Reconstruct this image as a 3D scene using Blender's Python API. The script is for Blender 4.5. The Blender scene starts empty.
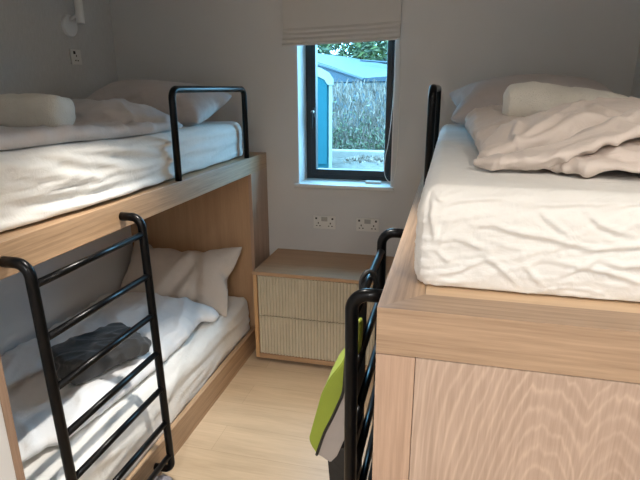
import bpy, bmesh, math, random
from mathutils import Vector, noise as mn, Matrix
R = random.Random(7)
scene = bpy.context.scene
COL = scene.collection
# ------------------------------------------------------------------ measurements (metres)
D = 3.1275        # window wall
XL = -1.1409      # aisle face of left bunk
XW = -2.1709      # left wall
XR = -0.11        # aisle face of right bunk
XE = 0.92         # right wall
YR = 0.8729       # near face of right bunk
ZT = 1.2407       # top of upper bunk rails
HR = 0.098
YF = 0.96         # near end of left bunk
CEIL = 2.42

# ------------------------------------------------------------------ node helpers
class NT:
    def __init__(s, name):
        s.m = bpy.data.materials.new(name); s.m.use_nodes = True
        s.t = s.m.node_tree; s.n = s.t.nodes; s.l = s.t.links
        s.b = s.n['Principled BSDF']
    def node(s, typ, **kw):
        n = s.n.new(typ)
        for k, v in kw.items(): setattr(n, k, v)
        return n
    def put(s, sock, v):
        if hasattr(v, 'is_linked') or isinstance(v, bpy.types.NodeSocket): s.l.new(v, sock)
        else: sock.default_value = v
    def math(s, op, a, b=0.0, c=None):
        n = s.node('ShaderNodeMath', operation=op)
        s.put(n.inputs[0], a); s.put(n.inputs[1], b)
        if c is not None: s.put(n.inputs[2], c)
        return n.outputs[0]
    def coord(s, kind='Object'): return s.node('ShaderNodeTexCoord').outputs[kind]
    def mapping(s, vec, scale=(1, 1, 1), rot=(0, 0, 0), loc=(0, 0, 0)):
        n = s.node('ShaderNodeMapping'); s.l.new(vec, n.inputs[0])
        n.inputs['Scale'].default_value = scale; n.inputs['Rotation'].default_value = rot; n.inputs['Location'].default_value = loc
        return n.outputs[0]
    def noise(s, vec, scale, detail=3, rough=.55, dist=0):
        n = s.node('ShaderNodeTexNoise'); s.l.new(vec, n.inputs['Vector'])
        n.inputs['Scale'].default_value = scale; n.inputs['Detail'].default_value = detail
        n.inputs['Roughness'].default_value = rough; n.inputs['Distortion'].default_value = dist
        return n.outputs['Fac']
    def ramp(s, fac, stops):
        n = s.node('ShaderNodeValToRGB'); s.l.new(fac, n.inputs[0])
        e = n.color_ramp.elements
        while len(e) < len(stops): e.new(.5)
        for i, (p, c) in enumerate(stops): e[i].position = p; e[i].color = (*c, 1)
        return n.outputs[0]
    def mix(s, fac, a, b, mode='MIX'):
        n = s.node('ShaderNodeMix', data_type='RGBA', blend_type=mode)
        s.put(n.inputs[0], fac)
        for i, v in ((6, a), (7, b)):
            if isinstance(v, tuple): n.inputs[i].default_value = (*v, 1)
            else: s.l.new(v, n.inputs[i])
        return n.outputs[2]
    def bump(s, h, strength=.2, dist=.005):
        n = s.node('ShaderNodeBump'); s.l.new(h, n.inputs['Height'])
        n.inputs['Strength'].default_value = strength; n.inputs['Distance'].default_value = dist
        s.l.new(n.outputs[0], s.b.inputs['Normal'])
    def color(s, c):
        if isinstance(c, tuple): s.b.inputs['Base Color'].default_value = (*c, 1)
        else: s.l.new(c, s.b.inputs['Base Color'])
    def rough(s, r): s.b.inputs['Roughness'].default_value = r

def plain(name, col, rough=.5, var=.04, scale=8, metallic=0, bump=0, bscale=200):
    t = NT(name); c = t.coord()
    f = t.noise(c, scale, 3)
    lo = tuple(max(0, x*(1-var)) for x in col); hi = tuple(min(1, x*(1+var)) for x in col)
    t.color(t.ramp(f, [(.3, lo), (.7, hi)])); t.rough(rough); t.b.inputs['Metallic'].default_value = metallic
    if bump: t.bump(t.noise(c, bscale, 2), bump, .002)
    return t.m

def wood(name, axis, light, dark, kind='straight', ring=70, rough=.42, centre=0.0, period=None, k=.22):
    """oak with the grain along the given axis of the object"""
    t = NT(name); c = t.coord()
    sp = t.node('ShaderNodeSeparateXYZ'); t.l.new(c, sp.inputs[0])
    o = {'x': sp.outputs[0], 'y': sp.outputs[1], 'z': sp.outputs[2]}
    g = o[axis]; others = [a for a in 'xyz' if a != axis]
    v = o[others[0]] if axis != 'x' else o['y']
    w = o['y'] if axis == 'z' else o['z']
    if axis == 'z': v = o['x']
    if axis == 'y': v = o['x']
    cmb = t.node('ShaderNodeCombineXYZ')
    t.l.new(g, cmb.inputs[0]); t.l.new(v, cmb.inputs[1]); t.l.new(w, cmb.inputs[2])
    p = cmb.outputs[0]
    n1 = t.noise(t.mapping(p, (1.6, 7, 7)), 1, 2, .5)          # slow wander
    fib = t.noise(t.mapping(p, (7, 190, 190)), 1, 3, .7)       # fibres
    med = t.noise(t.mapping(p, (1.2, 26, 26)), 1, 4, .6)
    if kind == 'cathedral':
        vv = t.math('SUBTRACT', v, centre)
        if period: vv = t.math('SUBTRACT', t.math('ABSOLUTE', vv), period)
        jag = t.noise(t.mapping(p, (9, 60, 60)), 1, 2, .5)
        vv = t.math('ADD', vv, t.math('MULTIPLY', t.math('SUBTRACT', n1, .5), .05))
        h = t.math('ADD', t.math('MULTIPLY', g, k), t.math('MULTIPLY', n1, .05))
        h = t.math('ADD', h, t.math('MULTIPLY', jag, .017))
        h = t.math('ADD', h, -.80*k-.034)
        h = t.math('MULTIPLY', t.math('ADD', h, t.math('SQRT', t.math('ADD', t.math('MULTIPLY', h, h), .0012))), .5)
        r = t.math('SQRT', t.math('ADD', t.math('MULTIPLY', vv, vv), t.math('MULTIPLY', h, h)))
    else:
        vw = t.math('ADD', t.math('MULTIPLY', v, 1.0), t.math('MULTIPLY', w, .8))
        r = t.math('ADD', vw, t.math('MULTIPLY', n1, .045))
    cb = t.node('ShaderNodeCombineXYZ'); t.l.new(t.math('MULTIPLY', r, ring*1.5), cb.inputs[0]); t.l.new(t.math('MULTIPLY', g, .8), cb.inputs[1])
    irr = t.noise(cb.outputs[0], 1, 2, .6)
    if kind == 'cathedral':
        sn = t.math('ADD', t.math('MULTIPLY', t.math('SINE', t.math('MULTIPLY', r, ring*6.283)), .5), .5)
        patch = t.noise(t.mapping(p, (3, 16, 16), loc=(.3, 2, 1)), 1, 2, .5)
        rings = t.math('ADD', t.math('MULTIPLY', t.math('MULTIPLY', t.math('POWER', sn, 4.0), patch), 1.05), t.math('MULTIPLY', irr, .65))
    else:
        rings = t.math('MULTIPLY', irr, 1.1)
    a = t.math('ADD', t.math('MULTIPLY', rings, .27 if kind == 'cathedral' else .46), t.math('MULTIPLY', fib, .50))
    a = t.math('ADD', a, t.math('MULTIPLY', med, .30 if kind != 'cathedral' else .25))
    t.color(t.ramp(a, [(.33, dark), (.80, light)])); t.rough(rough)
    t.bump(fib, .08, .001)
    return t.m

OAK_L = (.56, .40, .275); OAK_D = (.29, .185, .115)
M = {}
M['oak_x'] = wood('oak_grain_x', 'x', (.43, .29, .185), (.20, .125, .075), ring=85)
M['oak_y'] = wood('oak_grain_y', 'y', (.51, .335, .20), (.215, .128, .07))
M['oak_z'] = wood('oak_grain_z', 'z', (.48, .325, .23), (.27, .17, .115))
M['oak_panel'] = wood('oak_flat_sawn_panel', 'z', (.57, .425, .33), (.34, .238, .175), 'cathedral', ring=78, centre=-.135, period=.066, k=.33)
M['oak_head'] = wood('oak_headboard', 'z', (.52, .33, .19), (.38, .23, .125), 'straight', ring=14)
M['oak_deck'] = wood('oak_deck', 'x', (.66, .47, .30), (.50, .34, .20), ring=45)

def mat_floor():
    t = NT('pale_oak_floor'); c = t.coord()
    br = t.node('ShaderNodeTexBrick'); t.l.new(t.mapping(c, (1, 1, 1), loc=(.37, .06, 0)), br.inputs['Vector'])
    br.offset = .37
    for k, val in (('Scale', 1), ('Mortar Size', .0011), ('Brick Width', 1.25), ('Row Height', .19), ('Bias', 0), ('Mortar Smooth', .3)): br.inputs[k].default_value = val
    br.inputs['Color1'].default_value = (.58, .435, .29, 1); br.inputs['Color2'].default_value = (.52, .385, .25, 1); br.inputs['Mortar'].default_value = (.42, .30, .19, 1)
    med = t.noise(t.mapping(c, (1.6, 15, 1)), 1, 4, .6, .6)
    fib = t.noise(t.mapping(c, (6, 110, 1)), 1, 3, .7)
    s = t.math('ADD', t.math('MULTIPLY', med, .65), t.math('MULTIPLY', fib, .35))
    t.color(t.mix(1.0, br.outputs['Color'], t.ramp(s, [(.3, (.80, .78, .75)), (.7, (1.1, 1.1, 1.1))]), 'MULTIPLY'))
    t.rough(.38); t.bump(fib, .05, .001)
    return t.m
M['floor'] = mat_floor()

def mat_wallpaper():
    t = NT('woven_wallpaper'); c = t.coord()
    a = t.noise(t.mapping(c, (160, 160, 22)), 1, 2, .6)
    b = t.noise(t.mapping(c, (60, 60, 240)), 1, 2, .6)
    s = t.math('ADD', t.math('MULTIPLY', a, .65), t.math('MULTIPLY', b, .35))
    t.color(t.ramp(s, [(.3, (.56, .55, .535)), (.7, (.66, .65, .635))])); t.rough(.75); t.bump(s, .5, .004)
    return t.m
M['wallpaper'] = mat_wallpaper()
M['paint'] = plain('wall_paint', (.65, .64, .63), .7, .015, 3, bump=.05, bscale=300)
M['white_paint'] = plain('white_gloss_paint', (.80, .80, .79), .4, .01)
M['lining'] = plain('bunk_wall_lining', (.66, .66, .665), .6, .015, 3)
M['ceil'] = plain('ceiling_paint', (.78, .76, .73), .8, .01)
M['black'] = plain('black_powder_coat', (.0025, .0025, .003), .30, .1, 40)
M['black'].node_tree.nodes['Principled BSDF'].inputs['Specular IOR Level'].default_value = .2
M['frame'] = plain('anthracite_window_frame', (.007, .008, .010), .38, .08, 20)
M['chrome'] = plain('satin_metal', (.62, .62, .62), .3, .03, metallic=1)
M['plastic'] = plain('white_plastic', (.78, .76, .72), .35, .01)
M['grey_plastic'] = plain('grey_plastic', (.42, .41, .39), .5, .02)
M['pin'] = plain('dark_socket_hole', (.03, .028, .026), .6, .05)
M['flute'] = plain('cream_fluted_front', (.555, .49, .365), .5, .03, 20)
M['night_x'] = wood('cabinet_oak_top', 'x', (.47, .29, .165), (.33, .195, .10), ring=30)
M['night_z'] = wood('cabinet_oak_side', 'z', (.60, .36, .17), (.45, .25, .11), ring=40)

def mat_cloth(name, col, weave=500, rough=.85, var=.05, sheen=.2, bump=.12):
    t = NT(name); c = t.coord()
    f = t.noise(c, 5, 4)
    lo = tuple(x*(1-var) for x in col); hi = tuple(min(1, x*(1+var)) for x in col)
    t.color(t.ramp(f, [(.3, lo), (.7, hi)])); t.rough(rough)
    t.b.inputs['Sheen Weight'].default_value = sheen
    w = t.noise(t.mapping(c, (1, 1, 1)), weave, 2)
    wr = t.noise(t.mapping(c, (14, 14, 14)), 1, 4, .62, 1.2)
    t.bump(t.math('ADD', t.math('MULTIPLY', w, .1), t.math('MULTIPLY', wr, 1.0)), bump, .02)
    return t.m
M['sheet'] = mat_cloth('white_cotton_sheet', (.78, .76, .72), bump=.22)
M['duvet_white'] = mat_cloth('white_duvet_cotton', (.77, .775, .785), bump=.25)
M['duvet_grey'] = mat_cloth('grey_beige_duvet_cotton', (.53, .49, .475), bump=.25)
M['duvet_beige'] = mat_cloth('blush_beige_duvet_cotton', (.64, .555, .495), bump=.22)
M['pillow_grey'] = mat_cloth('mauve_grey_pillow_cotton', (.52, .465, .445), bump=.22)
M['pillow_beige'] = mat_cloth('beige_pillow_cotton', (.62, .545, .475), bump=.22)
M['throw'] = mat_cloth('dark_grey_fleece', (.042, .043, .045), 160, bump=.3)
M['blind'] = mat_cloth('blind_fabric', (.61, .585, .555), 700, bump=.03, var=.015)
M['green'] = mat_cloth('lime_green_nylon', (.25, .315, .028), 260, .6, bump=.15, sheen=.05)
M['bag_grey'] = mat_cloth('taupe_grey_nylon', (.36, .315, .285), 260, .65, bump=.15, sheen=.05)
M['bag_black'] = mat_cloth('black_nylon', (.012, .012, .012), 260, .6, bump=.15, sheen=.0)
M['shoe'] = mat_cloth('mauve_grey_felt', (.22, .20, .215), 120, .9, bump=.3)

def mat_towel():
    t = NT('cream_terry_towel'); c = t.coord()
    f = t.noise(c, 9, 3); v = t.node('ShaderNodeTexVoronoi'); t.l.new(c, v.inputs['Vector']); v.inputs['Scale'].default_value = 230
    t.color(t.ramp(f, [(.3, (.76, .725, .645)), (.7, (.86, .83, .75))])); t.rough(.95); t.b.inputs['Sheen Weight'].default_value = .4
    t.bump(v.outputs['Distance'], .55, .006)
    return t.m
M['towel'] = mat_towel()

def mat_glass():
    m = bpy.data.materials.new('window_glass'); m.use_nodes = True; n = m.node_tree.nodes; l = m.node_tree.links
    n.clear(); o = n.new('ShaderNodeOutputMaterial'); mx = n.new('ShaderNodeMixShader'); tr = n.new('ShaderNodeBsdfTransparent'); gl = n.new('ShaderNodeBsdfGlossy')
    tr.inputs[0].default_value = (.90, .97, .98, 1); gl.inputs['Roughness'].default_value = .02
    fr = n.new('ShaderNodeFresnel'); fr.inputs[0].default_value = 1.14
    l.new(fr.outputs[0], mx.inputs[0]); l.new(tr.outputs[0], mx.inputs[1]); l.new(gl.outputs[0], mx.inputs[2]); l.new(mx.outputs[0], o.inputs[0])
    return m
M['glass'] = mat_glass()
M['teal'] = plain('teal_moulded_plastic', (.0, .062, .078), .9, .05)
M['toilet_white'] = plain('white_moulded_plastic', (.20, .20, .18), .5, .03)
M['roof'] = plain('pale_grey_roof_sheet', (.021, .037, .055), .7, .08, 1.5)
M['shed'] = plain('grey_blue_cladding', (.06, .085, .10), .7, .08, 2)
M['roof_edge'] = plain('dark_roof_edge', (.02, .035, .05), .6)
M['gravel'] = plain('pale_gravel', (.10, .082, .066), .95, .45, 9, bump=.5, bscale=60)
M['kerb'] = plain('pale_concrete', (.26, .22, .19), .9, .1, 6)
def mat_leaf(name, cols):
    t = NT(name)
    gi = t.node('ShaderNodeNewGeometry')
    n = t.node('ShaderNodeValToRGB'); t.l.new(gi.outputs['Random Per Island'], n.inputs[0])
    e = n.color_ramp.elements
    while len(e) < len(cols): e.new(.5)
    for i, c in enumerate(cols): e[i].position = i/(len(cols)-1); e[i].color = (*c, 1)
    t.l.new(n.outputs[0], t.b.inputs['Base Color']); t.rough(.7)
    return t.m
M['twig'] = mat_leaf('bare_hedge_twigs', [(.03, .022, .016), (.19, .14, .11), (.12, .08, .055), (.27, .21, .165), (.06, .045, .035)])
M['hedge_leaf'] = mat_leaf('hedge_leaves', [(.012, .03, .010), (.10, .12, .05), (.035, .06, .02), (.16, .16, .10)])
M['leaf'] = mat_leaf('tree_leaves', [(.008, .02, .008), (.08, .10, .02), (.02, .04, .014), (.12, .12, .05)])
M['bark'] = plain('tree_bark', (.16, .12, .09), .9, .3, 12)
def emis(name, col, s):
    m = bpy.data.materials.new(name); m.use_nodes = True; b = m.node_tree.nodes['Principled BSDF']
    b.inputs['Base Color'].default_value = (*col, 1); b.inputs['Emission Color'].default_value = (*col, 1); b.inputs['Emission Strength'].default_value = s
    return m
M['lamp_glow'] = emis('downlight_lens', (1, .86, .66), 12)

# ------------------------------------------------------------------ object helpers
def tag(o, label=None, cat=None, group=None, kind=None):
    if label: o['label'] = label
    if cat: o['category'] = cat
    if group: o['group'] = group
    if kind: o['kind'] = kind
    return o
def wloc(o):
    v = Vector((0, 0, 0))
    while o is not None: v += o.location; o = o.parent
    return v
def empty(name, loc, label=None, cat=None, group=None, parent=None, kind=None):
    o = bpy.data.objects.new(name, None); COL.objects.link(o); o.empty_display_size = .1
    if parent: o.parent = parent; o.location = Vector(loc) - wloc(parent)
    else: o.location = loc
    return tag(o, label, cat, group, kind)
def obj(name, bm, mat, parent=None, smooth=False, origin=None):
    """mesh built in world coordinates -> ONE object (origin at the thing's base)"""
    bmesh.ops.recalc_face_normals(bm, faces=bm.faces)
    if parent is not None and origin is None: org = wloc(parent)
    elif origin is not None: org = Vector(origin)
    else:
        xs = [v.co for v in bm.verts]
        lo = Vector([min(c[i] for c in xs) for i in range(3)]); hi = Vector([max(c[i] for c in xs) for i in range(3)])
        org = Vector(((lo.x+hi.x)/2, (lo.y+hi.y)/2, lo.z))
    bmesh.ops.translate(bm, verts=bm.verts, vec=-org)
    me = bpy.data.meshes.new(name); bm.to_mesh(me); bm.free()
    if smooth:
        for p in me.polygons: p.use_smooth = True
    for m in (mat if isinstance(mat, list) else [mat]): me.materials.append(m)
    o = bpy.data.objects.new(name, me); COL.objects.link(o)
    if parent is not None: o.parent = parent; o.location = org - wloc(parent)
    else: o.location = org
    return o
def box(x0, x1, y0, y1, z0, z1, bev=0.0, seg=2, bm=None):
    b = bm or bmesh.new()
    t = bmesh.new(); bmesh.ops.create_cube(t, size=1)
    for v in t.verts: v.co = Vector((x0+(v.co.x+.5)*(x1-x0), y0+(v.co.y+.5)*(y1-y0), z0+(v.co.z+.5)*(z1-z0)))
    if bev: bmesh.ops.bevel(t, geom=list(t.edges), offset=bev, segments=seg, affect='EDGES', profile=.5)
    me = bpy.data.meshes.new('tmp'); t.to_mesh(me); t.free(); b.from_mesh(me); bpy.data.meshes.remove(me)
    return b
def fillet(pts, r, n=7):
    pts = [Vector(p) for p in pts]; out = [pts[0]]
    for i in range(1, len(pts)-1):
        a, b, c = pts[i-1], pts[i], pts[i+1]
        d1 = (a-b).normalized(); d2 = (c-b).normalized(); ang = d1.angle(d2)
        t = min(r/math.tan(ang/2), (a-b).length*.49, (c-b).length*.49)
        rr = t*math.tan(ang/2); ctr = b + (d1+d2).normalized()*(rr/math.sin(ang/2))
        p1 = b+d1*t; p2 = b+d2*t
        for k in range(n+1):
            q = ctr + (p1-ctr).lerp(p2-ctr, k/n).normalized()*rr
            out.append(q)
    out.append(pts[-1]); return out
def tube(pts, r, seg=12, bm=None, cap=True):
    """round tube along points; r a number or a list (a, b) half-widths per point with the b axis upwards"""
    b = bm or bmesh.new(); pts = [Vector(p) for p in pts]; rings = []
    prev = None
    for i, p in enumerate(pts):
        d = (pts[min(i+1, len(pts)-1)] - pts[max(i-1, 0)]).normalized()
        if prev is None:
            ref = Vector((0, 0, 1)) if abs(d.z) < .9 else Vector((0, 1, 0))
            side = d.cross(ref).normalized()
        else:
            side = (prev - d*prev.dot(d)).normalized()
        prev = side; up = side.cross(d)
        ra, rb = (r, r) if not isinstance(r, list) else r[i]
        rings.append([b.verts.new(p + side*ra*math.cos(2*math.pi*k/seg) + up*rb*math.sin(2*math.pi*k/seg)) for k in range(seg)])
    for a, c in zip(rings, rings[1:]):
        for k in range(seg): b.faces.new((a[k], a[(k+1) % seg], c[(k+1) % seg], c[k]))
    if cap: b.faces.new(rings[0]); b.faces.new(rings[-1])
    return b
def lathe(prof, c, seg=24, axis='z', bm=None):
    b = bm or bmesh.new(); rings = []
    for (r, h) in prof:
        ring = []
        for k in range(seg):
            a = 2*math.pi*k/seg; u, v = r*math.cos(a), r*math.sin(a)
            q = {'z': (u, v, h), 'x': (h, u, v), 'y': (u, h, v)}[axis]
            ring.append(b.verts.new(Vector(c)+Vector(q)))
        rings.append(ring)
    for a, d in zip(rings, rings[1:]):
        for k in range(seg): b.faces.new((a[k], a[(k+1) % seg], d[(k+1) % seg], d[k]))
    b.faces.new(rings[0]); b.faces.new(rings[-1])
    return b
def prism(poly, axis, a0, a1, bm=None):
    """extrude a 2D polygon; axis 'x': poly in (y,z); axis 'y': poly in (x,z); axis 'z': poly in (x,y)"""
    b = bm or bmesh.new()
    def P(u, v, a): return {'x': (a, u, v), 'y': (u, a, v), 'z': (u, v, a)}[axis]
    A = [b.verts.new(P(u, v, a0)) for u, v in poly]; B = [b.verts.new(P(u, v, a1)) for u, v in poly]
    n = len(poly)
    for i in range(n): b.faces.new((A[i], A[(i+1) % n], B[(i+1) % n], B[i]))
    b.faces.new(A); b.faces.new(B)
    return b

# ------------------------------------------------------------------ cloth helpers
def ridge(p, sx, sy, sz, seed, warp=.35, sharp=2.0):
    q = Vector((p.x*sx+seed*7.3, p.y*sy+seed*3.1, p.z*sz-seed*5.7))
    w = Vector((mn.noise(q*.6+Vector((11, 0, 0))), mn.noise(q*.6+Vector((0, 17, 0))), mn.noise(q*.6+Vector((0, 0, 23)))))
    n = mn.noise(q+w*warp*2)
    return (1-min(1, abs(n)*1.7))**sharp
def displace(me, fn):
    me.update()
    nor = [v.normal.copy() for v in me.vertices]
    new = [v.co + nor[i]*fn(v.co, nor[i]) for i, v in enumerate(me.vertices)]
    for v, c in zip(me.vertices, new): v.co = c
def sculpt(name, bm, mat, voxel, smooth_it, fn, parent=None, post_smooth=1):
    """merge overlapping pieces into one soft cloth body, then fold it"""
    me = bpy.data.meshes.new('tmp_src'); bmesh.ops.recalc_face_normals(bm, faces=bm.faces); bm.to_mesh(me); bm.free()
    o = bpy.data.objects.new('tmp_src', me); COL.objects.link(o)
    m = o.modifiers.new('r', 'REMESH'); m.mode = 'VOXEL'; m.voxel_size = voxel
    s = o.modifiers.new('s', 'SMOOTH'); s.factor = .5; s.iterations = smooth_it
    dg = bpy.context.evaluated_depsgraph_get(); dg.update()
    me2 = bpy.data.meshes.new_from_object(o.evaluated_get(dg))
    bpy.data.objects.remove(o); bpy.data.meshes.remove(me)
    if fn: displace(me2, fn)
    b = bmesh.new(); b.from_mesh(me2); bpy.data.meshes.remove(me2)
    for _ in range(post_smooth): bmesh.ops.smooth_vert(b, verts=b.verts, factor=.4, use_axis_x=True, use_axis_y=True, use_axis_z=True)
    return obj(name, b, mat, parent, smooth=True)
def soft_box(x0, x1, y0, y1, z0, z1, rad, step, fn, name, mat):
    """mattress: rounded box with a dense skin, displaced by fn(p, normal) -> vector"""
    st = step if isinstance(step, tuple) else (step,)*3
    nx, ny, nz = [max(2, int(round(l/q))) for l, q in zip((x1-x0, y1-y0, z1-z0), st)]
    b = bmesh.new(); cache = {}
    def V(i, j, k):
        key = (i, j, k)
        if key not in cache:
            p = Vector((x0+(x1-x0)*i/nx, y0+(y1-y0)*j/ny, z0+(z1-z0)*k/nz))
            q = Vector((min(max(p.x, x0+rad), x1-rad), min(max(p.y, y0+rad), y1-rad), min(max(p.z, z0+rad*.5), z1-rad*1.25)))
            d = p-q
            if d.length > 1e-9: p = q + d.normalized()*min(rad, d.length) if d.length > rad else p
            cache[key] = b.verts.new(p)
        return cache[key]
    for i in range(nx):
        for j in range(ny):
            b.faces.new((V(i, j, nz), V(i+1, j, nz), V(i+1, j+1, nz), V(i, j+1, nz)))
            b.faces.new((V(i, j, 0), V(i, j+1, 0), V(i+1, j+1, 0), V(i+1, j, 0)))
    for i in range(nx):
        for k in range(nz):
            b.faces.new((V(i, 0, k), V(i+1, 0, k), V(i+1, 0, k+1), V(i, 0, k+1)))
            b.faces.new((V(i, ny, k), V(i, ny, k+1), V(i+1, ny, k+1), V(i+1, ny, k)))
    for j in range(ny):
        for k in range(nz):
            b.faces.new((V(0, j, k), V(0, j, k+1), V(0, j+1, k+1), V(0, j+1, k)))
            b.faces.new((V(nx, j, k), V(nx, j+1, k), V(nx, j+1, k+1), V(nx, j, k+1)))
    bmesh.ops.recalc_face_normals(b, faces=b.faces); b.normal_update()
    new = [(v, v.co + fn(v.co.copy(), v.normal.copy())) for v in b.verts]
    for v, c in new: v.co = c
    return obj(name, b, mat, smooth=True)
PNX, PNY = 34, 22
def pillow_grid():
    """two square skins joined along the hem"""
    rr = random.Random(3); b = bmesh.new(); top = {}; bot = {}
    for i in range(PNX+1):
        for j in range(PNY+1):
            x = -.38+.76*i/PNX; y = -.24+.48*j/PNY; e = i in (0, PNX) or j in (0, PNY)
            a = b.verts.new((x, y, 0 if e else .012+rr.uniform(-.004, .004))); top[i, j] = a
            bot[i, j] = a if e else b.verts.new((x, y, -.012+rr.uniform(-.004, .004)))
    for i in range(PNX):
        for j in range(PNY):
            b.faces.new((top[i, j], top[i+1, j], top[i+1, j+1], top[i, j+1]))
            b.faces.new((bot[i, j], bot[i, j+1], bot[i+1, j+1], bot[i+1, j]))
    bmesh.ops.recalc_face_normals(b, faces=b.faces)
    return b
def stuffed_pillow_mesh():
    """blow the two skins up with the cloth solver so that real seam wrinkles form"""
    b = pillow_grid(); me = bpy.data.meshes.new('pillow_source'); b.to_mesh(me); b.free()
    o = bpy.data.objects.new('pillow_source', me); COL.objects.link(o)
    c = o.modifiers.new('cloth', 'CLOTH'); q = c.settings
    q.quality = 8; q.mass = .3; q.use_pressure = True; q.uniform_pressure_force = 2.2
    q.tension_stiffness = 25; q.compression_stiffness = 25; q.shear_stiffness = 8; q.bending_stiffness = .15; q.air_damping = 3
    q.effector_weights.gravity = 0
    c.collision_settings.use_self_collision = True; c.collision_settings.self_distance_min = .003
    c.point_cache.frame_end = 70
    for fr in range(1, 71): scene.frame_set(fr)
    dg = bpy.context.evaluated_depsgraph_get()
    me2 = bpy.data.meshes.new_from_object(o.evaluated_get(dg))
    bpy.data.objects.remove(o); bpy.data.meshes.remove(me); scene.frame_set(1)
    return me2
PILLOW = stuffed_pillow_mesh()
def pillow(name, mat, w, h, t, M4, flip=(1, 1)):
    """plump stuffed pillow in local x (width) y (height) z (thickness), placed by M4"""
    b = bmesh.new(); b.from_mesh(PILLOW)
    for v in b.verts: v.co = Vector((v.co.x*w/.715*flip[0], v.co.y*h/.47*flip[1], v.co.z*t/.27))
    bmesh.ops.transform(b, matrix=M4, verts=b.verts)
    o = obj(name, b, mat, smooth=True)
    m = o.modifiers.new('soften', 'SUBSURF'); m.levels = 1; m.render_levels = 1
    return o
def frame_matrix(c, xdir, ydir):
    x = Vector(xdir).normalized(); y = Vector(ydir); y = (y-x*y.dot(x)).normalized(); z = x.cross(y)
    m = Matrix((x, y, z)).transposed().to_4x4(); m.translation = Vector(c); return m
def superslab(path, widths, power=3.0, seg=28, bm=None):
    """loft of superelliptic sections (half width, half height) along a path"""
    b = bm or bmesh.new(); pts = [Vector(p) for p in path]; rings = []
    for i, p in enumerate(pts):
        d = (pts[min(i+1, len(pts)-1)]-pts[max(i-1, 0)]); d = Vector((d.x, d.y, d.z)).normalized()
        side = d.cross(Vector((0, 0, 1))).normalized(); up = side.cross(d)
        a, h = widths[i]; ring = []
        for k in range(seg):
            t = 2*math.pi*k/seg; c, s = math.cos(t), math.sin(t)
            ring.append(b.verts.new(p + side*a*math.copysign(abs(c)**(2/power), c) + up*h*math.copysign(abs(s)**(2/power), s)))
        rings.append(ring)
    for a, c in zip(rings, rings[1:]):
        for k in range(seg): b.faces.new((a[k], a[(k+1) % seg], c[(k+1) % seg], c[k]))
    b.faces.new(rings[0]); b.faces.new(rings[-1])
    return b

# ================================================================== THE ROOM
S = 'structure'
YB = -2.2
tag(obj('floor', box(XW-.1, XE+.1, YB-.1, D+.3, -.1, 0), M['floor']), kind=S)
tag(obj('ceiling', box(XW-.1, XE+.1, YB-.1, D+.3, CEIL, CEIL+.1), M['ceil']), kind=S)
WX0, WX1, WZ0, WZ1 = -.922, -.335, 1.05, 2.12
b = box(XW-.1, WX0, D, D+.3, 0, CEIL); box(WX1, XE+.1, D, D+.3, 0, CEIL, bm=b); box(WX0, WX1, D, D+.3, 0, WZ0-.02, bm=b); box(WX0, WX1, D, D+.3, WZ1, CEIL, bm=b)
tag(obj('wall_back', b, M['paint']), kind=S)
tag(obj('wall_left', box(XW-.1, XW, YF-.05, D, 0, CEIL), M['wallpaper']), kind=S)
tag(obj('trim_1', box(XW, -2.005, YF+.0262, 2.849, 0, ZT-HR+.0148), M['lining']), kind=S)
tag(obj('wall_right', box(XE, XE+.1, YB, D, 0, CEIL), M['paint']), kind=S)
tag(obj('wall_near_left', box(XW-.1, XL-.001, YB, YF-.002, 0, CEIL), M['paint']), kind=S)
tag(obj('wall_front', box(XL-.1, XE+.1, YB-.1, YB, 0, CEIL), M['paint']), kind=S)

# window: anthracite frame set back in a white reveal
win = empty('window_1', ((WX0+WX1)/2, D+.2, WZ0), kind=S)
FY0, FY1 = D+.185, D+.255
fw = .034
def ring_frame(x0, x1, z0, z1, w, y0, y1, bev=.003):
    b = box(x0, x0+w, y0, y1, z0, z1, bev); box(x1-w, x1, y0, y1, z0, z1, bev, bm=b)
    box(x0+w*.9, x1-w*.9, y0, y1, z0, z0+w, bev, bm=b); box(x0+w*.9, x1-w*.9, y0, y1, z1-w, z1, bev, bm=b); return b
obj('window_frame', ring_frame(WX0, WX1, WZ0, WZ1, fw, FY0, FY1), M['frame'], win)
obj('sash', ring_frame(WX0+fw*.95, WX1-fw*.95, WZ0+fw*.95, WZ1-fw*.95, .034, FY0-.008, FY1-.02), M['frame'], win)
obj('pane', box(WX0+fw+.028, WX1-fw-.028, D+.215, D+.221, WZ0+fw+.028, WZ1-fw-.028), M['glass'], win)
b = box(WX0+fw+.012, WX0+fw+.026, FY0-.024, FY0-.006, 1.455, 1.515, .004)
tube(fillet([(WX0+fw+.019, FY0-.038, 1.490), (WX0+fw+.019, FY0-.050, 1.488), (WX0+fw+.018, FY0-.052, 1.385)], .01, 4), .006, 8, b)
hd = obj('handle', b, M['frame'], win)
tag(obj('spindle', lathe([(.003, 0), (.009, 0), (.009, .022), (.003, .022)], (WX0+fw+.019, FY0-.046, 1.490), 14, 'y'), M['chrome'], hd), 'small bright metal spindle')
obj('window_sill', box(WX0-.028, WX1+.022, D-.032, D+.19, WZ0-.022, WZ0, .004), M['white_paint'], win)
b = box(WX0-.006, WX0+.0005, D-.002, FY0, WZ0, WZ1); box(WX1-.0005, WX1+.006, D-.002, FY0, WZ0, WZ1, bm=b); box(WX0, WX1, D-.002, FY0, WZ1-.0005, WZ1+.006, bm=b)
obj('reveal_lining', b, M['white_paint'], win)

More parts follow.
